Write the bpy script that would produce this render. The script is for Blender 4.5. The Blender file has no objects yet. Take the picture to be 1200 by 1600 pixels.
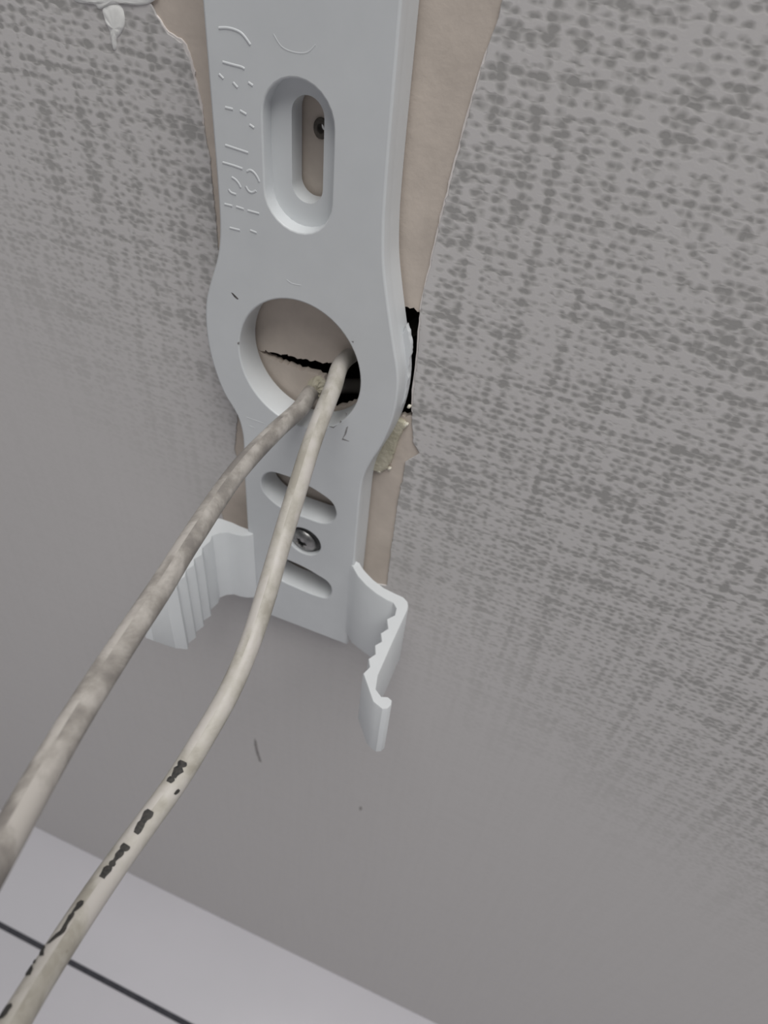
import bpy, bmesh, math, random
from mathutils import Vector, Matrix
from mathutils.geometry import tessellate_polygon
from mathutils import noise as mn
random.seed(7)
S = bpy.context.scene
COL = S.collection
# ---------------------------------------------------------------- camera
FPX = 1150.0
CAM = Vector((0.0792305, -0.1694742, 0.1167511))
M = Matrix(((0.9255059725791527, 0.3137345465882709, -0.21215402187413013),
            (0.3700124234058839, -0.6295010885421356, 0.6832416747019837),
            (0.08080532931448076, -0.7108438744206202, -0.6986926970800967)))   # columns: image right, image down, forward
cd = bpy.data.cameras.new('camera'); cam = bpy.data.objects.new('camera', cd); COL.objects.link(cam)
R = Matrix((M.col[0], -M.col[1], -M.col[2])).transposed()
cam.matrix_world = Matrix.Translation(CAM) @ R.to_4x4()
cd.sensor_fit = 'VERTICAL'; cd.sensor_height = 36.0; cd.lens = FPX / 1600 * 36
cd.clip_start = 0.001; cd.clip_end = 50
cd.dof.use_dof = True; cd.dof.focus_distance = 0.175
cd.dof.aperture_fstop = (cd.lens / 1000) / 0.0011
S.camera = cam
# ---------------------------------------------------------------- light
w = bpy.data.worlds.new('world'); S.world = w; w.use_nodes = True
w.node_tree.nodes['Background'].inputs[0].default_value = (0.97, 0.97, 1.0, 1)
w.node_tree.nodes['Background'].inputs[1].default_value = 0.175
def area(name, loc, target, size, power, col):
    l = bpy.data.lights.new(name, 'AREA'); l.shape = 'RECTANGLE'; l.size, l.size_y = size; l.energy = power; l.color = col
    o = bpy.data.objects.new(name, l); COL.objects.link(o); o.location = loc
    o.rotation_euler = (Vector(target) - Vector(loc)).to_track_quat('-Z', 'Y').to_euler()
    return o
area('ceiling_light', (0.50, -0.60, 1.72), (0.03, -0.03, 0), (1.2, 1.0), 33.5, (1.0, 0.99, 0.965))
S.view_settings.view_transform = 'Standard'; S.view_settings.look = 'None'
S.view_settings.exposure = -0.10; S.view_settings.gamma = 1; S.view_settings.use_curve_mapping = False

# ---------------------------------------------------------------- helpers
mm = 0.001
H = 0.0105                         # height of the bracket's face above the plaster
def ray(x, y): return M @ Vector((x - 600, y - 800, FPX))
def P(x, y, n):                     # photograph pixel -> (u, v) on the plane n metres in front of the wall
    r = ray(x, y); t = (-n - CAM.y) / r.y; q = CAM + r * t
    return (q.x, q.z)
def D(x, y, d):                     # pixel + distance along the axis -> point in the room
    return CAM + ray(x, y) * (d / FPX)
def mm_(pts): return [(a * mm, b * mm) for a, b in pts]
def crom(pts, n=6, closed=True):
    out = []; N = len(pts)
    for i in range(N if closed else N - 1):
        if closed: p0, p1, p2, p3 = (Vector(pts[(i + k) % N]) for k in (-1, 0, 1, 2))
        else: p0, p1, p2, p3 = (Vector(pts[min(max(i + k, 0), N - 1)]) for k in (-1, 0, 1, 2))
        for j in range(n):
            t = j / n
            out.append(tuple(0.5 * (2 * p1 + (p2 - p0) * t + (2 * p0 - 5 * p1 + 4 * p2 - p3) * t * t + (3 * p1 - p0 - 3 * p2 + p3) * t ** 3)))
    if not closed: out.append(tuple(pts[-1]))
    return out
def sgn_area(l): return sum(l[i][0] * l[(i + 1) % len(l)][1] - l[(i + 1) % len(l)][0] * l[i][1] for i in range(len(l))) / 2
def ccw(l): return l if sgn_area(l) > 0 else l[::-1]
def offset(l, d):                   # inward for a ccw loop when d > 0
    if abs(d) < 1e-9: return list(l)
    out = []; N = len(l)
    for i in range(N):
        a, b, c = Vector(l[i - 1]), Vector(l[i]), Vector(l[(i + 1) % N])
        e1 = (b - a).normalized(); e2 = (c - b).normalized()
        n1 = Vector((-e1.y, e1.x)); n2 = Vector((-e2.y, e2.x)); m = n1 + n2
        k = max(m.length_squared / 2, 0.4)
        out.append(tuple(b + m * (d / k)))
    return out
def uv(u, v, n): return Vector((u, -n, v))
def slab(bm, outer, holes, n0, n1, bev=0.0, back=True, hole_bev=None, draft=0.0):
    """a plate lying on the wall: outer loop and holes in (u, v), from n0 (wall side) to n1 (viewer side)"""
    hb = bev if hole_bev is None else hole_bev
    loops = [(ccw(outer), 1, bev)] + [(ccw(h), -1, hb) for h in holes]
    tops = []; bots = []
    for l, s, b in loops:
        rings = [(-draft * s if s > 0 else 0, n0)]
        if b > 0: rings += [(0, n1 - b), (0.13 * b, n1 - 0.5 * b), (0.5 * b, n1 - 0.13 * b), (b, n1)]
        else: rings += [(0, n1)]
        vr = []
        for d, n in rings:
            ol = offset(l, d * s)
            vr.append([bm.verts.new(uv(p[0], p[1], n)) for p in ol])
        N = len(l)
        for a, c in zip(vr[:-1], vr[1:]):
            for i in range(N):
                q = (a[i], a[(i + 1) % N], c[(i + 1) % N], c[i])
                bm.faces.new(q if s > 0 else q[::-1]).smooth = True
        tops.append(vr[-1]); bots.append(vr[0])
    for loopset, flip in ((tops, False), (bots, True)):
        if flip and not back: continue
        flat = [v for l in loopset for v in l]
        tri = tessellate_polygon([[Vector((v.co.x, v.co.z, 0)) for v in l] for l in loopset])
        for t in tri:
            try: f = bm.faces.new([flat[i] for i in t])
            except ValueError: continue
            f.normal_update(); f.smooth = False
            if (f.normal.y > 0) != flip: f.normal_flip()
def prism_z(bm, prof, z0, z1, zfun=None):  # profile in (u, n), from z0 (low) to z1 (high)
    prof = ccw(prof); N = len(prof)
    b = 0.0004
    rings = [(0, 0), (0, 1), (b * 0.6, 2)]
    vr = []
    for d, k in rings:
        ol = offset(prof, d)
        row = []
        for p in ol:
            zl = z0 if zfun is None else zfun(p)
            z = zl if k == 0 else (z1 - b if k == 1 else z1)
            row.append(bm.verts.new(Vector((p[0], -p[1], z))))
        vr.append(row)
    for a, c in zip(vr[:-1], vr[1:]):
        for i in range(N): bm.faces.new((a[i], a[(i + 1) % N], c[(i + 1) % N], c[i]))
    for row in (vr[0], vr[-1]):
        for t in tessellate_polygon([[Vector((v.co.x, v.co.y, 0)) for v in row]]):
            try: bm.faces.new([row[i] for i in t])
            except ValueError: pass
    bmesh.ops.recalc_face_normals(bm, faces=bm.faces)
def tube(bm, pts, rad, seg=16, caps=True, squash=None):
    pts = [Vector(p) for p in pts]; N = len(pts); rows = []
    up = None; frames = []
    for i, p in enumerate(pts):
        t = (pts[min(i + 1, N - 1)] - pts[max(i - 1, 0)]).normalized()
        if up is None:
            up = Vector((0, 0, 1)) if abs(t.z) < .9 else Vector((1, 0, 0))
        up = (up - t * up.dot(t)).normalized(); s = t.cross(up)
        frames.append((p, up.copy(), s.copy()))
        r = rad(i / (N - 1)) if callable(rad) else rad
        rows.append([bm.verts.new(p + (up * math.cos(a) + s * math.sin(a)) * r) for a in [2 * math.pi * k / seg for k in range(seg)]])
    for a, c in zip(rows[:-1], rows[1:]):
        for k in range(seg): bm.faces.new((a[k], a[(k + 1) % seg], c[(k + 1) % seg], c[k]))
    if caps: bm.faces.new(rows[0][::-1]); bm.faces.new(rows[-1])
    bmesh.ops.recalc_face_normals(bm, faces=bm.faces)
    return frames
SLABS = {'wall_back', 'wallpaper', 'bracket_body', 'paper_backing', 'broken_flange', 'wall_plug', 'shade_ring', 'adhesive_lump', 'scuff_mark', 'scratch'}
def obj(name, bm, mat, parent=None, smooth=35, recalc=False):
    if recalc: bmesh.ops.recalc_face_normals(bm, faces=bm.faces)
    flags = [f.smooth for f in bm.faces]          # slabs: smooth sides, flat faces
    me = bpy.data.meshes.new(name); bm.to_mesh(me); bm.free()
    if smooth:
        for p in me.polygons: p.use_smooth = True
        me.set_sharp_from_angle(angle=math.radians(smooth))
        if name in SLABS: me.polygons.foreach_set('use_smooth', flags)
    o = bpy.data.objects.new(name, me); COL.objects.link(o)
    if mat: me.materials.append(mat)
    if parent:
        o.parent = parent; o.matrix_parent_inverse = Matrix.Translation(-parent.location)
    return o
def empty(name, loc, label, cat):
    o = bpy.data.objects.new(name, None); COL.objects.link(o); o.location = loc; o.empty_display_size = .01
    o['label'] = label; o['category'] = cat
    return o

# ---------------------------------------------------------------- materials
def mat(name, base, rough=0.6, metal=0.0, spec=0.5):
    m = bpy.data.materials.new(name); m.use_nodes = True; nt = m.node_tree; b = nt.nodes['Principled BSDF']
    b.inputs['Base Color'].default_value = (*base, 1); b.inputs['Roughness'].default_value = rough
    b.inputs['Metallic'].default_value = metal; b.inputs['Specular IOR Level'].default_value = spec
    return m, nt, b
def nd(nt, t, **k):
    n = nt.nodes.new(t)
    for a, v in k.items():
        if a.startswith('i_'):
            key = a[2:]; key = int(key) if key.isdigit() else key
            n.inputs[key].default_value = v
        else: setattr(n, a, v)
    return n
def mathn(nt, op, a, b=None, clamp=False):
    n = nt.nodes.new('ShaderNodeMath'); n.operation = op; n.use_clamp = clamp
    for i, x in enumerate((a, b)):
        if x is None: continue
        if isinstance(x, (int, float)): n.inputs[i].default_value = x
        else: nt.links.new(x, n.inputs[i])
    return n.outputs[0]
def noise_(nt, co, sc, scale=1.0, detail=2.0, rough=.5, dist=0.0):
    mp = nd(nt, 'ShaderNodeMapping'); mp.inputs['Scale'].default_value = sc; nt.links.new(co, mp.inputs[0])
    n = nd(nt, 'ShaderNodeTexNoise'); n.inputs['Scale'].default_value = scale; n.inputs['Detail'].default_value = detail
    n.inputs['Roughness'].default_value = rough; n.inputs['Distortion'].default_value = dist
    nt.links.new(mp.outputs[0], n.inputs['Vector']); return n.outputs['Fac']
def ramp(nt, fac, stops):
    r = nd(nt, 'ShaderNodeValToRGB'); e = r.color_ramp.elements
    while len(e) < len(stops): e.new(.5)
    for el, (p, c) in zip(e, stops): el.position = p; el.color = (*c, 1) if len(c) == 3 else c
    nt.links.new(fac, r.inputs[0]); return r.outputs[0]
def bump(nt, b, h, strength, dist):
    n = nd(nt, 'ShaderNodeBump'); n.inputs['Strength'].default_value = strength; n.inputs['Distance'].default_value = dist
    nt.links.new(h, n.inputs['Height']); nt.links.new(n.outputs[0], b.inputs['Normal'])
def mottled(name, c1, c2, scale, rough=.6, bs=.2, bd=.0002, sc3=(1, 1, 1), lo=.35, hi=.65, detail=4, **k):
    m, nt, b = mat(name, c1, rough, **k)
    co = nd(nt, 'ShaderNodeTexCoord').outputs['Object']
    f = noise_(nt, co, sc3, scale, detail, .6)
    nt.links.new(ramp(nt, f, [(lo, c1), (hi, c2)]), b.inputs['Base Color'])
    f2 = noise_(nt, co, sc3, scale * 4, 3, .6)
    bump(nt, b, f2, bs, bd)
    return m

# woven, embossed wallpaper
m, nt, b = mat('wallpaper_weave', (.6, .58, .56), .8, spec=.25); M_PAPER = m
co = nd(nt, 'ShaderNodeTexCoord').outputs['Object']
wob = noise_(nt, co, (1, 1, 1), 90, 2)
sep = nd(nt, 'ShaderNodeSeparateXYZ'); nt.links.new(co, sep.inputs[0])
dst = nd(nt, 'ShaderNodeTexNoise'); dst.inputs['Scale'].default_value = 260; dst.inputs['Detail'].default_value = 2; nt.links.new(co, dst.inputs['Vector'])
def vm(op, x, y):
    n = nt.nodes.new('ShaderNodeVectorMath'); n.operation = op
    for i, q in enumerate((x, y)):
        if isinstance(q, tuple): n.inputs[i].default_value = q
        else: nt.links.new(q, n.inputs[i])
    return n.outputs[0]
wco = vm('ADD', co, vm('MULTIPLY', vm('SUBTRACT', dst.outputs['Color'], (.5, .5, .5)), (.0026, 0, .0014)))
def cells(sx, sz, rnd, off):
    mp = vm('ADD', vm('MULTIPLY', wco, (sx, 0, sz)), (off, 0, off * .7))
    sp = nd(nt, 'ShaderNodeSeparateXYZ'); nt.links.new(mp, sp.inputs[0])
    row = mathn(nt, 'FLOOR', sp.outputs[2]); shx = mathn(nt, 'MULTIPLY', mathn(nt, 'MODULO', row, 2.0), .5)
    cb = nd(nt, 'ShaderNodeCombineXYZ'); nt.links.new(mathn(nt, 'ADD', sp.outputs[0], shx), cb.inputs[0]); nt.links.new(sp.outputs[2], cb.inputs[1])
    v = nd(nt, 'ShaderNodeTexVoronoi', voronoi_dimensions='2D'); v.inputs['Scale'].default_value = 1; v.inputs['Randomness'].default_value = rnd
    nt.links.new(mp if rnd > .9 else cb.outputs[0], v.inputs['Vector']); return v.outputs['Distance']
d1 = cells(330, 500, .66, 3.3)
thv = noise_(nt, co, (330, 1, 16), 1, 1)
thh = noise_(nt, co, (16, 1, 430), 1, 1)
big = noise_(nt, co, (110, 1, 170), 1, 3, .6)
thr = mathn(nt, 'ADD', mathn(nt, 'MULTIPLY', mathn(nt, 'SUBTRACT', thv, .5), 1.15), mathn(nt, 'MULTIPLY', mathn(nt, 'SUBTRACT', thh, .5), 1.2))
thr = mathn(nt, 'ADD', thr, mathn(nt, 'MULTIPLY', mathn(nt, 'SUBTRACT', big, .5), .7))
h = mathn(nt, 'MULTIPLY', mathn(nt, 'SUBTRACT', mathn(nt, 'ADD', thr, .56), d1), 2.0, clamp=True)      # 0 = raised thread, 1 = pit
# emboss and pit colour fade out towards the floor and left, standing in for soft focus
fade = mathn(nt, 'ADD', sep.outputs[2], mathn(nt, 'MULTIPLY', sep.outputs[0], .62))
fade = mathn(nt, 'ADD', fade, mathn(nt, 'MULTIPLY', mathn(nt, 'SUBTRACT', wob, .5), .05))
fade = mathn(nt, 'MULTIPLY', mathn(nt, 'ADD', fade, .155), 5.2, clamp=True)
sm = nd(nt, 'ShaderNodeMapRange', interpolation_type='SMOOTHERSTEP'); nt.links.new(fade, sm.inputs[0]); fade = sm.outputs[0]
h = mathn(nt, 'MULTIPLY', h, mathn(nt, 'ADD', mathn(nt, 'MULTIPLY', fade, .93), .07))      # 0 = raised thread, 1 = pit
h2 = mathn(nt, 'SUBTRACT', 1.0, h)
fine = noise_(nt, co, (1, 1, 1), 1700, 2)
hh = mathn(nt, 'ADD', h2, mathn(nt, 'MULTIPLY', fine, .25))
nt.links.new(ramp(nt, h, [(0, (.615, .595, .59)), (.45, (.52, .505, .495)), (1, (.37, .36, .352))]), b.inputs['Base Color'])  # self-shadow of the pits is painted into the base colour
bump(nt, b, hh, .35, .00022)
M_PLASTIC = mottled('white_plastic', (.675, .695, .71), (.645, .665, .68), 60, .42, .06, .0002, spec=.5)
M_PLASTER = mottled('old_plaster', (.63, .555, .49), (.54, .475, .42), 70, .9, .35, .0004, spec=.2)
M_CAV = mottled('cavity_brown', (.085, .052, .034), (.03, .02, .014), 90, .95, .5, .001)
M_LUMP = mottled('yellow_adhesive', (.60, .56, .45), (.44, .41, .31), 300, .8, .5, .0006)
M_BACK = mottled('paper_backing', (.80, .76, .74), (.68, .63, .61), 260, .9, .3, .0002)
M_SMEAR = mottled('white_filler', (.88, .88, .86), (.8, .8, .78), 200, .55, .2, .0002)
M_STEEL = mottled('zinc_steel', (.42, .41, .40), (.25, .25, .25), 500, .38, .3, .0002, metal=1.0)
M_DARK = mat('dark_hole', (.015, .013, .012), .9)[0]
M_INK = mottled('black_ink', (.02, .02, .02), (.06, .055, .05), 1500, .7, .1, .0001)
M_TILE = mottled('white_glazed_tile', (.63, .615, .655), (.60, .59, .625), 6, .28, .02, .0005)
M_GROUT = mottled('dark_grout', (.035, .035, .045), (.06, .06, .07), 300, .9, .3, .0003)
M_CRUMB = mottled('plaster_crumb', (.75, .72, .63), (.6, .57, .48), 900, .9, .3, .0002)
def cable_mat(name, stops, dirt, k):
    m, nt, b = mat(name, stops[0], .5)
    co = nd(nt, 'ShaderNodeTexCoord').outputs['UV']
    f = noise_(nt, co, (1.2, 60, 1), 1, 5, .62, .4)
    g = noise_(nt, co, (4, 260, 1), 1, 3, .6)
    f = mathn(nt, 'ADD', mathn(nt, 'MULTIPLY', f, .8), mathn(nt, 'MULTIPLY', g, .2))
    c = ramp(nt, f, [(.41, stops[2]), (.49, stops[1]), (.57, stops[0])])
    sp = noise_(nt, co, (5, 210, 1), 1, 2, .5)
    spm = mathn(nt, 'MULTIPLY', mathn(nt, 'SUBTRACT', sp, k), 14, clamp=True)
    mx = nd(nt, 'ShaderNodeMix', data_type='RGBA'); nt.links.new(spm, mx.inputs[0]); nt.links.new(c, mx.inputs[6])
    mx.inputs[7].default_value = (*dirt, 1); nt.links.new(mx.outputs[2], b.inputs['Base Color'])
    bump(nt, b, g, .15, .0002)
    return m
M_CABLE_A = cable_mat('grimy_cable_sheath', [(.47, .44, .41), (.33, .305, .28), (.235, .215, .20)], (.16, .14, .12), .70)
M_CABLE_B = cable_mat('cream_cable_sheath', [(.53, .50, .47), (.465, .44, .395), (.36, .335, .29)], (.20, .18, .15), .72)

# ---------------------------------------------------------------- the wall
FLOOR = P(360, 1440, 0)[1]
cav = [P(x, y, 0) for x, y in [(404, 547), (420, 549), (438, 553), (452, 556), (473, 561), (497, 565), (522, 568), (550, 566)]]
cav += mm_([(14, 8), (18, 17), (22, 19.6), (26, 20.0), (30, 19.4), (37, 20.2), (38, -14)])
cav += [P(x, y, 0) for x, y in [(636, 649), (612, 651), (590, 640), (560, 627), (540, 634), (522, 638), (505, 630), (500, 615), (508, 593), (500, 586), (488, 583), (473, 578), (460, 575), (438, 566), (420, 559)]]
W0, W1, WT = -1.6, 1.6, 1.9
def rough_loop(l, amp, step, seed):
    out = []
    for i in range(len(l)):
        a, b_ = Vector(l[i]), Vector(l[(i + 1) % len(l)]); n = max(1, int((b_ - a).length / step))
        for k in range(n):
            p = a.lerp(b_, k / n)
            if max(abs(p.x), abs(p.y)) < .2:
                q = Vector((mn.noise(Vector((p.x * 900, p.y * 900, seed))), mn.noise(Vector((p.x * 900, p.y * 900, seed + 9)))))
                p = p + q * amp
            out.append((p.x, p.y))
    return out
bm = bmesh.new()
cavr = rough_loop(cav, .0011, .0008, 3.0)
plughole = [(P(501, 200, 0)[0] + .0002 + .0012 * math.cos(a), P(501, 200, 0)[1] + .0015 * math.sin(a)) for a in [k * math.pi / 10 for k in range(20)]]
slab(bm, [(W0, FLOOR - .01), (W1, FLOOR - .01), (W1, WT), (W0, WT)], [cavr, plughole], -.0022, 0, back=True)
wall = obj('wall_back', bm, M_PLASTER, smooth=40)
wall['kind'] = 'structure'; wall['label'] = 'wall with old beige plaster bared where the wallpaper is torn away'
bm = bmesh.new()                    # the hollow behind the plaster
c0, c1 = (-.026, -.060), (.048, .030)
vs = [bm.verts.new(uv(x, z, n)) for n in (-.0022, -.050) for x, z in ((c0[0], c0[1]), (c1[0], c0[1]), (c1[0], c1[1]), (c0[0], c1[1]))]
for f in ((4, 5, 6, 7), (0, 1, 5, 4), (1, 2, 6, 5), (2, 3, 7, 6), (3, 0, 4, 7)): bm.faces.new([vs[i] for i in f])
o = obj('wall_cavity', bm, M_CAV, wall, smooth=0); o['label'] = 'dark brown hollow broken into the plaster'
bm = bmesh.new()                    # wall plug, an old screw hole in the plaster
pc = (P(501, 200, 0)[0] + .0002, P(501, 200, 0)[1])
def circ(c, rx, ry=None, n=24): return [(c[0] + rx * math.cos(2 * math.pi * k / n), c[1] + (ry or rx) * math.sin(2 * math.pi * k / n)) for k in range(n)]
slab(bm, circ(pc, .0019, .0024), [circ(pc, .0009, .0011)], -.0021, .0005, bev=.0002)
o = obj('wall_plug', bm, mottled('grey_plug', (.16, .14, .12), (.08, .07, .06), 600, .8), wall); o['label'] = 'old dark wall plug in the plaster'

# wallpaper with the torn opening
left = [(238, -60), (233, 0), (243, 22), (262, 52), (285, 68), (296, 95), (303, 125), (313, 165), (318, 200), (328, 250), (332, 300), (337, 345), (340, 385), (345, 430), (350, 520), (360, 600), (371, 650), (366, 700), (372, 730), (363, 760), (345, 800), (350, 818)]
bot = [(400, 850), (470, 890), (540, 905), (604, 915)]
right = [(606, 900), (612, 850), (622, 780), (631, 738), (633, 722), (648, 712), (655, 707), (645, 690), (643, 655), (645, 620), (652, 560), (656, 510), (657, 484), (662, 455), (672, 415), (685, 360), (700, 300), (722, 215), (745, 130), (765, 65), (785, 0), (800, -60)]
hole = [P(x, y, .0005) for x, y in left + bot + right]
hole = [(hole[-1][0] + .004, .135), (hole[0][0] - .004, .135)] + hole
holer = rough_loop(hole, .00045, .0009, 1.0)
bm = bmesh.new()
slab(bm, [(W0, FLOOR), (W1, FLOOR), (W1, WT), (W0, WT)], [holer], 0.00005, .00055, bev=.0002, back=False)
paper = obj('wallpaper', bm, M_PAPER, wall, smooth=40)
paper['label'] = 'grey wallpaper with a woven emboss, torn open around the bracket'
# pale core of the torn paper: a narrow strip that peeps out below the face
def strip(pix, wpx, n0, n1, seed, name, m_, parent, label=None):
    a = [Vector(P(x, y, n1)) for x, y in pix]; a = [Vector(p) for p in crom([tuple(p) for p in a], 5, False)]
    L, Rr = [], []
    for i, p in enumerate(a):
        t = (a[min(i + 1, len(a) - 1)] - a[max(i - 1, 0)]).normalized(); nn = Vector((-t.y, t.x))
        k = i / (len(a) - 1); ww = wpx(k) * (.65 + .5 * mn.noise(Vector((i * .7, seed, 0))))
        L.append(tuple(p + nn * ww)); Rr.append(tuple(p - nn * .0012))
    b_ = bmesh.new(); slab(b_, L + Rr[::-1], [], n0, n1, bev=.00008, back=False)
    o = obj(name, b_, m_, parent, smooth=40)
    if label: o['label'] = label
    return o
env = lambda k: max(0.0, math.sin(math.pi * min(max(k, 0), 1))) ** .5
o = strip([(243, 22), (262, 52), (285, 68), (296, 95), (303, 125), (313, 165), (318, 200)], lambda k: .0010 * env(k), 0, .0004, 2, 'paper_backing', M_BACK, wall, 'pale torn core of the wallpaper edge left of the bracket')
o = strip([(644, 645), (645, 620), (652, 560), (656, 510), (657, 484)], lambda k: .0008 * env(k), 0, .0004, 5, 'paper_backing', M_BACK, wall, 'pale torn core of the wallpaper edge beside the dark hollow')
o = strip([(655, 484), (672, 415), (685, 360), (700, 300), (722, 215), (745, 130), (765, 65)], lambda k: .0007 * env(k), 0, .0004, 8, 'paper_backing', M_BACK, wall, 'pale torn core of the wallpaper edge above the dark hollow')
# curled tab of paper at the right, below the hollow
def blob(name, pix, n, hgt, m_, parent, label=None, rough_=.0003, seed=0.0, nr=5):
    l = crom([P(x, y, n) for x, y in pix], 5); l = ccw(l)
    cx = sum(p[0] for p in l) / len(l); cy = sum(p[1] for p in l) / len(l)
    b_ = bmesh.new(); rings = []
    for k in range(nr):
        t = k / nr; s_ = math.cos(t * math.pi / 2) ** .6
        row = []
        for p in l:
            u_ = cx + (p[0] - cx) * s_; v_ = cy + (p[1] - cy) * s_
            hh_ = hgt * math.sin(t * math.pi / 2) * (1 + .5 * mn.noise(Vector((u_ * 900, v_ * 900, seed)))) + (rough_ * mn.noise(Vector((u_ * 2500, v_ * 2500, seed + 4))) if k else 0)
            row.append(b_.verts.new(uv(u_, v_, n + hh_)))
        rings.append(row)
    N = len(l)
    for a, c in zip(rings[:-1], rings[1:]):
        for i in range(N): b_.faces.new((a[i], a[(i + 1) % N], c[(i + 1) % N], c[i]))
    cv = b_.verts.new(uv(cx, cy, n + hgt))
    for i in range(N): b_.faces.new((rings[-1][i], rings[-1][(i + 1) % N], cv))
    b_.faces.new(rings[0][::-1])
    o = obj(name, b_, m_, parent, smooth=60, recalc=True)
    if label: o['label'] = label
    return o
lp = rough_loop(crom([P(x, y, 0) for x, y in [(612, 656), (622, 652), (634, 657), (636, 664), (629, 673), (623, 688), (618, 704), (611, 722), (604, 731), (594, 734), (584, 731), (580, 715), (584, 700), (598, 680)]], 4), .0004, .0006, 22)
bm = bmesh.new(); slab(bm, lp, [], 0, .0014, bev=.0006)
o = obj('adhesive_lump', bm, M_LUMP, wall, smooth=50); o['label'] = 'yellowish lump of old adhesive beside the bracket'
blob('adhesive_lump', [(497, 586), (508, 592), (514, 604), (508, 618), (496, 622), (485, 612), (482, 596)], -.0004, .0022, M_LUMP, wall, 'yellowish crumbly plaster at the lip of the hollow, behind the cables', .0006, 5)
blob('filler_smear', [(161, 12), (178, 4), (192, 14), (195, 38), (189, 52), (183, 60), (182, 75), (178, 78), (175, 66), (172, 50), (165, 34)], .00055, .0005, M_SMEAR, wall, 'white drip of filler on the wallpaper, upper left', .0001, 3)
blob('filler_smear', [(110, -14), (180, -20), (245, -10), (236, 4), (215, 8), (196, 5), (170, 8), (155, 14), (146, 6), (120, 3)], .00055, .0005, M_SMEAR, wall, 'white smear of filler along the torn paper edge, top left', .0001, 6)
for x, y, r in [(601, 728, 5), (593, 735, 4), (609, 731, 3), (620, 658, 4), (630, 660, 4), (636, 662, 3), (640, 634, 3), (590, 712, 3)]:
    blob('plaster_crumb', [(x - r, y), (x - r * .4, y - r * .8), (x + r, y - r * .3), (x + r * .6, y + r * .8), (x - r * .5, y + r * .7)], .0004 if y > 640 else .0006, .0009, M_CRUMB, wall, None, .0003, x, 3)
for pix, lab in (([(398, 1153), (401, 1160), (404, 1175), (409, 1191), (405, 1190), (400, 1176), (397, 1162)], 'thin dark scuff on the wallpaper below the bracket'),
                 ([(561, 1261), (565, 1260), (566, 1265), (562, 1267)], 'small dark speck on the wallpaper')):
    b_ = bmesh.new(); slab(b_, [P(x, y, .00056) for x, y in pix], [], .00054, .00058); o = obj('scuff_mark', b_, mottled('scuff', (.22, .2, .2), (.4, .38, .37), 900, .9), wall); o['label'] = lab

# ---------------------------------------------------------------- the floor
fb = bmesh.new(); bmesh.ops.create_cube(fb, size=1, matrix=Matrix.Translation((0, -.8, FLOOR - .012)) @ Matrix.Diagonal((3.2, 1.7, .02, 1)))
floor = obj('floor', fb, M_GROUT, smooth=0); floor['kind'] = 'structure'; floor['label'] = 'white tiled floor with dark joints'
def on_floor(x, y):
    r = ray(x, y); t = (FLOOR - CAM.z) / r.z; return CAM + r * t
gy = sum(on_floor(*p).y for p in ((0, 1443), (145, 1523), (290, 1600))) / 3
gw = .0042
def tile_bm(x0, x1, y0, y1):
    b_ = bmesh.new(); bmesh.ops.create_cube(b_, size=1, matrix=Matrix.Translation(((x0 + x1) / 2, (y0 + y1) / 2, FLOOR - .004)) @ Matrix.Diagonal((x1 - x0, y1 - y0, .008, 1)))
    bmesh.ops.bevel(b_, geom=list(b_.edges), offset=.0008, segments=2, affect='EDGES', profile=.5)
    return b_
ys = [(-.0003, gy + gw / 2)]; y = gy - gw / 2
while y > -1.6: ys.append((y, max(y - .596, -1.6))); y -= .6
for (ya, yb) in ys:
    x = -1.53
    while x < 1.5:
        obj('floor_tile', tile_bm(x, x + .6 - gw, yb, ya), M_TILE, floor, smooth=40); x += .6

# ---------------------------------------------------------------- bracket
BR = empty('mounting_bracket', (0, 0, 0), 'white plastic wall bracket with slots, a round cable opening and two toothed side arms', 'bracket')
rt = [(21.8, 165), (21.8, 120), (21.8, 90), (21.7, 62), (21.8, 50), (22.0, 44), (22.8, 35), (24.6, 26), (27.2, 15), (29.2, 7), (29.9, 1), (29.7, -6), (28.6, -13), (26.4, -21), (24.1, -27), (22.3, -33), (21.5, -39), (21.3, -48), (21.2, -70), (21.0, -95), (20.8, -123)]
lt = [(-20.6, -123), (-20.6, -95), (-20.5, -70), (-20.3, -50), (-20.0, -40), (-20.0, -33), (-21.5, -26), (-25.6, -19), (-28.2, -11), (-29.5, -3), (-29.6, 5), (-28.6, 12), (-26.2, 19), (-23.9, 25.5), (-22.6, 33), (-22.3, 44), (-22.4, 60), (-22.6, 90), (-22.6, 120), (-22.6, 165)]
outl = crom(mm_(rt), 4, False) + crom(mm_(lt), 4, False)
def stad(cx, cy, a, r, vertical, n=14, arc=0.0):
    pts = []
    for k in range(n + 1):
        t = math.pi * k / n
        pts.append((cx + r * math.cos(t), cy + a + r * math.sin(t)) if vertical else (cx + a + r * math.sin(t), cy + r * math.cos(t)))
    for k in range(n + 1):
        t = math.pi * k / n
        pts.append((cx - r * math.cos(t), cy - a - r * math.sin(t)) if vertical else (cx - a - r * math.sin(t), cy - r * math.cos(t)))
    if arc:
        out = []
        for i in range(len(pts)):
            p, q = pts[i], pts[(i + 1) % len(pts)]
            m_ = 8 if math.hypot(q[0] - p[0], q[1] - p[1]) > 3 else 1
            out += [(p[0] + (q[0] - p[0]) * j / m_, p[1] + (q[1] - p[1]) * j / m_) for j in range(m_)]
        pts = [(x, y - arc * ((x - cx) / 14) ** 2) for x, y in out]
    return pts
hole_r = mm_([(-.1 + 18.9 * math.cos(t), -1.6 + 20.6 * math.sin(t)) for t in [2 * math.pi * k / 72 for k in range(72)]])
slot_o = mm_(stad(-.3, 54.4, 8.0, 8.8, True))
n_in = .0065
ia = P(456, 230, n_in); ib = P(506, 230, n_in)
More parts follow.
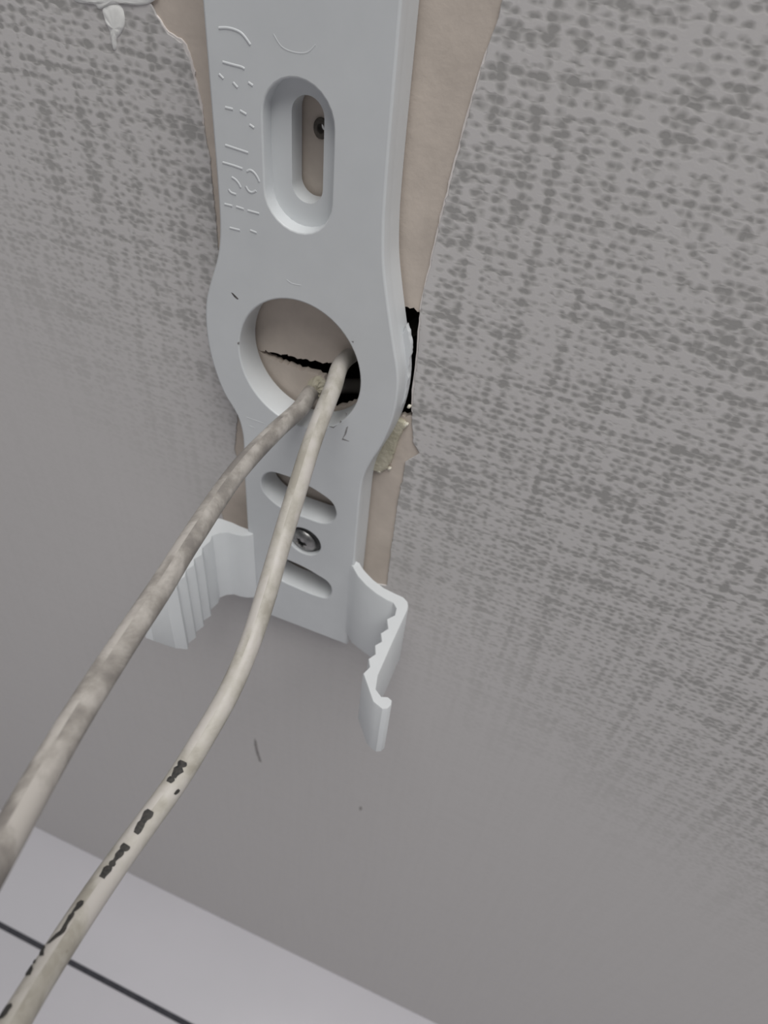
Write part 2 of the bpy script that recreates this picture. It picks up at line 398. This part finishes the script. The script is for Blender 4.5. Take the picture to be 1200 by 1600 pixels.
itop = P(478, 148, n_in)[1]; ibot = P(498, 322, n_in)[1]
ir = (ib[0] - ia[0]) / 2
slot_i = [(x, y) for x, y in stad((ia[0] + ib[0]) / 2, (itop + ibot) / 2, (itop - ibot) / 2 - ir, ir, True)]
s1 = crom([P(x, y, H) for x, y in [(413, 742), (424, 738), (440, 742), (460, 749), (480, 759), (500, 771), (517, 784), (524, 797), (524, 808), (516, 816), (502, 817), (484, 811), (462, 803), (439, 793), (422, 780), (411, 766), (408, 752)]], 3)
s2 = crom([P(x, y, H) for x, y in [(432, 871), (446, 874), (465, 882), (480, 889.5), (495, 898.5), (510, 908), (517, 918), (517, 928), (510, 934), (495, 931), (479, 925), (463, 918), (443, 909), (429, 899), (422, 886), (423, 875)]], 3)
sc = circ((2 * mm, -72.6 * mm), 6.3 * mm, n=40); sc_in = circ((1.6 * mm, -72.6 * mm), 2.6 * mm, n=24)
bm = bmesh.new()
slab(bm, outl, [hole_r, slot_o, s1, s2, sc], n_in, H, bev=.0006, hole_bev=.00045)
slab(bm, outl, [hole_r, slot_i, s1, s2, sc_in], .0012, n_in, bev=0, draft=.0004)
body = obj('bracket_body', bm, M_PLASTIC, BR, smooth=40)
# raised lettering ridges moulded in the face
strokes = [[(342, 44), (356, 44), (370, 48), (380, 55), (391, 70)], [(348, 97), (362, 101), (377, 105), (382, 108)], [(342, 116), (349, 123)], [(364, 129), (371, 137)], [(388, 129), (395, 134)],
           [(352, 168), (364, 171)], [(375, 173), (385, 179)], [(390, 195), (397, 200)], [(352, 227), (370, 233), (388, 239)], [(348, 254), (365, 259), (379, 264)],
           [(386, 268), (391, 266), (397, 270), (402, 277), (405, 284)], [(384, 291), (388, 298), (394, 301), (400, 298)], [(362, 277), (368, 281), (373, 287), (376, 293)], [(357, 296), (361, 301), (369, 304)],
           [(351, 319), (363, 322)], [(369, 323), (381, 327)], [(387, 329), (405, 334)], [(359, 356), (375, 360)], [(391, 360), (401, 364)], [(385, 652), (413, 662)], [(389, 665), (398, 669)],
           [(427, 53), (440, 73), (460, 82), (480, 82), (493, 70)], [(448, 437), (456, 443), (470, 446)]]
for k, st in enumerate(strokes):
    bm = bmesh.new()
    c = crom([P(x, y, H) for x, y in st], 4, False)
    tube(bm, [uv(p[0], p[1], H - (.00030 if k < 19 else .00026)) for p in c], (.00046 if k < 19 else .00033), 8)
    obj('raised_letter_stroke', bm, M_PLASTIC, BR, smooth=60)
# the arms
teethR = [(41.0, 49.2), (41.9, 46.2), (40.4, 43.6), (41.7, 41.1), (40.3, 38.1), (41.7, 35.8), (40.2, 33.0), (41.7, 30.3), (39.9, 26.9), (41.7, 24.3), (41.2, 21.5), (39.4, 19.8)]
profR = [(19.5, 7.5), (22.6, 8.3), (24, 9.7), (25.8, 11.0), (29.6, 13.2), (34.4, 15.0), (38.7, 15.6), (41.8, 15.9), (43.8, 17.1), (44.6, 18.6), (45, 20.5), (45.2, 34), (45.6, 48), (46.8, 52.6), (49.2, 54.2), (51.0, 53.5), (52.6, 54.1), (53, 55.8), (52.4, 57.4), (51, 58.2), (49.2, 57.6), (47.5, 57)] + teethR + [(37.3, 19.7), (32.8, 18.6), (28.4, 16.8), (24.4, 14.4), (22.4, 12.6), (20.9, 11.1), (19.5, 10.3)]
teethL = [(-31.2, 46.9), (-28.6, 43.6), (-29.8, 41.2), (-28.8, 37.9), (-30.1, 35.6), (-28.9, 32.4), (-30.3, 30), (-29.1, 27), (-30.6, 24.2), (-29.8, 20.4), (-30.6, 17.9), (-29, 15.6)]
profL = [(-19, 8), (-21, 9.2), (-24, 9.2), (-28, 8.8), (-33, 8.9), (-34.2, 9.8), (-34.4, 12), (-34.3, 30), (-34.2, 48), (-34.6, 53), (-34.4, 56), (-33.2, 57.6), (-31.6, 56)] + teethL + [(-26.5, 14.1), (-23.5, 13.9), (-21, 13.3), (-19.4, 12.4), (-18, 11)]
def zf(base):
    def f(p): n_ = p[1] / mm; return (base + max(0, n_ - 45) * 1.75) * mm
    return f
bm = bmesh.new(); prism_z(bm, mm_(profR), -.115, -.076, lambda p: (-115 + max(0, min(1, (p[0] / mm - 24) / 21)) * max(0, 22 - p[1] / mm) * 1.9 + max(0, p[1] / mm - 22) * .12 + (9 if p[1] > .020 else 0)) * mm)
o = obj('side_arm', bm, M_PLASTIC, BR, smooth=32); o['label'] = 'right arm with a row of teeth and a hooked tip'
bm = bmesh.new(); prism_z(bm, mm_(profL), -.113, -.078, zf(-113))
o = obj('side_arm', bm, M_PLASTIC, BR, smooth=32); o['label'] = 'left toothed arm, partly behind the cable'
# broken jagged flange behind the bulge
fl = [(618, 560), (622, 535), (629, 520), (635, 508), (638, 516), (640, 526), (643, 540), (641, 556), (638, 575), (638, 592), (634, 606), (633, 622), (627, 638), (620, 648), (612, 655), (606, 640)]
fl2 = rough_loop([P(x, y, .0045) for x, y in fl], .0004, .0006, 12)
bm = bmesh.new(); slab(bm, fl2, [], .0030, .0045, bev=.0002)
o = obj('broken_flange', bm, M_PLASTIC, BR, smooth=40); o['label'] = 'ragged broken rim showing beyond the round bulge'
# nicks and scratches on the face
for pix in ([(361, 457), (364, 458), (373, 467), (371, 468), (366, 464)], [(371, 535), (374, 534), (374, 538), (371, 538)], [(541, 668), (544, 666), (541, 678), (536, 685), (545, 689), (546, 690), (534, 687), (538, 679)],
            [(514, 666), (521, 667), (527, 664), (521, 669)], [(549, 533), (553, 533), (552, 536)], [(540, 645), (543, 646), (541, 650)], [(532, 657), (534, 659), (531, 661)]):
    b_ = bmesh.new(); slab(b_, [P(x, y, H) for x, y in pix], [], H - .00005, H + .00003); o = obj('scratch', b_, mottled('scratch_dirt', (.05, .045, .045), (.14, .13, .13), 900, .9) if pix[0][0] < 370 else mottled('scratch_grey', (.2, .19, .19), (.34, .33, .33), 900, .9), BR)
# ---------------------------------------------------------------- screw
SX, SZ = .0010, -.0739
SC = empty('screw', (SX, -.0079, SZ), 'steel screw holding the lower end of the bracket, half behind the cream cable', 'screw')
bm = bmesh.new()
rot = Matrix.Rotation(math.radians(10), 4, 'X') @ Matrix.Rotation(math.radians(-8), 4, 'Z')
prof = [(0.0021, -.0110), (.0021, -.0012), (.0050, .0000), (.0054, .0006), (.0052, .0012), (.0044, .0020), (.0030, .0025)]
cross = []
for k in range(4):
    a = k * math.pi / 2 + .4
    for da, r_ in ((-.30, .0026), (.30, .0026), (.78, .0012)): cross.append((r_ * math.cos(a + da), r_ * math.sin(a + da)))
N = 36; rows_ = []
for r_, hgt in prof: rows_.append([bm.verts.new(Vector((r_ * math.cos(2 * math.pi * k / N), -hgt, r_ * math.sin(2 * math.pi * k / N)))) for k in range(N)])
for a, c in zip(rows_[:-1], rows_[1:]):
    for k in range(N): bm.faces.new((a[k], a[(k + 1) % N], c[(k + 1) % N], c[k]))
top = rows_[-1]; cr = [bm.verts.new(Vector((x, -.0025, z))) for x, z in cross]; cb = [bm.verts.new(Vector((x * .7, -.0003, z * .7))) for x, z in cross]
flat = top + cr
for t in tessellate_polygon([[Vector((v.co.x, v.co.z, 0)) for v in top], [Vector((v.co.x, v.co.z, 0)) for v in cr]]): bm.faces.new([flat[i] for i in t])
for k in range(len(cr)): bm.faces.new((cr[k], cr[(k + 1) % len(cr)], cb[(k + 1) % len(cr)], cb[k]))
for t in tessellate_polygon([[Vector((v.co.x, v.co.z, 0)) for v in cb]]): bm.faces.new([cb[i] for i in t])
bmesh.ops.transform(bm, matrix=rot, verts=bm.verts)
bmesh.ops.transform(bm, matrix=Matrix.Translation((SX, -.0079, SZ)), verts=bm.verts)
obj('screw_head', bm, M_STEEL, SC, smooth=30, recalc=True)
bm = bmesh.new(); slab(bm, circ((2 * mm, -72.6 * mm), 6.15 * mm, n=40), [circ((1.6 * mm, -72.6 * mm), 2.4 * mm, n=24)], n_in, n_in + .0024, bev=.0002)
o = obj('shade_ring', bm, mottled('recess_shade', (.10, .10, .10), (.05, .05, .05), 500, .6), SC); o['label'] = 'dark ring under the screw head, standing for the shadow in its recess'  # dark ring added on the recess floor in place of its shadow
# ---------------------------------------------------------------- cables
def cable(name, pts, r, m_, label, start):
    path = crom([tuple(s_) for s_ in start] + [tuple(D(*p)) for p in pts], 14, False)
    pv = [Vector(p) for p in path]
    # even out
    acc = [0]
    for a, c in zip(pv[:-1], pv[1:]): acc.append(acc[-1] + (c - a).length)
    step = .0012; n = int(acc[-1] / step); q = []; j = 0
    for i in range(n + 1):
        s_ = acc[-1] * i / n
        while j < len(acc) - 2 and acc[j + 1] < s_: j += 1
        q.append(pv[j].lerp(pv[j + 1], (s_ - acc[j]) / max(acc[j + 1] - acc[j], 1e-9)))
    for _ in range(5): q = [q[0]] + [(q[i - 1] + q[i] * 2 + q[i + 1]) / 4 for i in range(1, len(q) - 1)] + [q[-1]]
    b_ = bmesh.new()
    rr = lambda t: r * (1 + .03 * mn.noise(Vector((t * 14, r * 1e4, 0))))
    fr = tube(b_, q, rr, 24)
    uvl = b_.loops.layers.uv.new('UVMap'); b_.verts.index_update()
    for f in b_.faces:
        if len(f.verts) != 4: continue
        ks = [v.index % 24 for v in f.verts]; wrap = max(ks) - min(ks) > 12
        for l in f.loops:
            k = l.vert.index % 24; i = l.vert.index // 24
            l[uvl].uv = ((k + 24 if (wrap and k < 12) else k) / 24, acc[-1] * i / n)
    o = obj(name, b_, m_, None, smooth=60); o['label'] = label; o['category'] = 'cable'
    return o, fr, r
IN_A = [(.016, .036, -.030), (.012, .022, -.024)]
IN_B = [(.030, .038, .004), (.024, .020, .003)]
cA, frA, rA = cable('electric_cable', [(500, 606, .2285), (468, 640, .214), (430, 674, .202), (370, 738, .182), (300, 840, .159), (250, 920, .1445), (190, 1010, .1315), (120, 1120, .1185), (60, 1222, .1080), (5, 1320, .0985), (-70, 1450, .087), (-160, 1600, .077)], .0025, M_CABLE_A,
    'grimy grey-beige cable, the left of the two, passing in front of the left arm', IN_A)
cB, frB, rB = cable('electric_cable', [(546, 556, .212), (519, 610, .1965), (488, 690, .1835), (463, 770, .1745), (440, 845, .1705), (417, 925, .167), (391, 1005, .1635), (358, 1082, .158), (318, 1152, .1525), (275, 1222, .1460), (222, 1295, .1395), (168, 1370, .1325), (98, 1475, .1215), (30, 1585, .1095), (-30, 1690, .1), (-110, 1840, .09)], .0024, M_CABLE_B,
    'cream cable with black printed marks, the right of the two, crossing over the screw', IN_B)
# black print along the cream cable: pieces of lettering, placed by distance along and round the sheath
def px_of(p):
    v = M.transposed() @ (p - CAM); return 600 + FPX * v.x / v.z, 800 + FPX * v.y / v.z
def mark(x0, y0, x1, y1, hw):
    """a printed character wrapped on the sheath between two places"""
    best = []
    for (x, y) in ((x0, y0), (x1, y1)):
        bi = min(range(len(frB)), key=lambda i: (px_of(frB[i][0])[0] - x) ** 2 + (px_of(frB[i][0])[1] - y) ** 2)
        p, up, s_ = frB[bi]; bk = None
        for k in range(120):
            a = 2 * math.pi * k / 120; q = p + (up * math.cos(a) + s_ * math.sin(a)) * rB
            if (q - p).dot(CAM - p) < 0: continue
            e = px_of(q); d = (e[0] - x) ** 2 + (e[1] - y) ** 2
            if bk is None or d < bk[0]: bk = (d, a)
        best.append((bi, bk[1]))
    (i0, a0), (i1, a1) = best; hw *= 1.75
    if a1 - a0 > math.pi: a1 -= 2 * math.pi
    if a0 - a1 > math.pi: a1 += 2 * math.pi
    n = max(3, abs(i1 - i0) * 2); b_ = bmesh.new(); rows_ = []
    for k in range(n + 1):
        t = k / n; f_ = i0 + (i1 - i0) * t; j = min(int(f_), len(frB) - 2); g = f_ - j
        p = frB[j][0].lerp(frB[j + 1][0], g); up = frB[j][1].lerp(frB[j + 1][1], g).normalized(); s_ = frB[j][2].lerp(frB[j + 1][2], g).normalized()
        a = a0 + (a1 - a0) * t
        jw = hw * (.8 + .4 * mn.noise(Vector((f_ * 1.3, x0, 0))) + .15 * math.sin(t * n * 1.4))
        if k in (0, n): jw *= .8
        off = .08 * mn.noise(Vector((f_ * 1.1, 5, x0)))
        rows_.append([b_.verts.new(p + (up * math.cos(a + d + off) + s_ * math.sin(a + d + off)) * (rB * 1.035)) for d in (-jw, -jw / 3, jw / 3, jw)])
    for a, c in zip(rows_[:-1], rows_[1:]):
        for k in range(3): b_.faces.new((a[k], a[k + 1], c[k + 1], c[k]))
    obj('printed_mark', b_, M_INK, cB, smooth=60)
for mk in [(286, 1190, 279, 1203, .26), (279, 1203, 270, 1216, .24), (269, 1214, 262, 1226, .2), (276, 1238, 268, 1246, .1),
           (234, 1268, 222, 1285, .24), (222, 1285, 212, 1302, .2), (198, 1320, 188, 1334, .26), (188, 1334, 176, 1350, .16), (176, 1350, 168, 1362, .14), (167, 1362, 153, 1384, .2),
           (126, 1418, 112, 1440, .13), (112, 1440, 96, 1462, .12), (96, 1462, 78, 1486, .15), (76, 1486, 66, 1500, .16), (62, 1506, 58, 1514, .1), (56, 1516, 46, 1532, .2), (16, 1574, 2, 1596, .2), (437, 930, 433, 941, .05)]:
    mark(*mk)
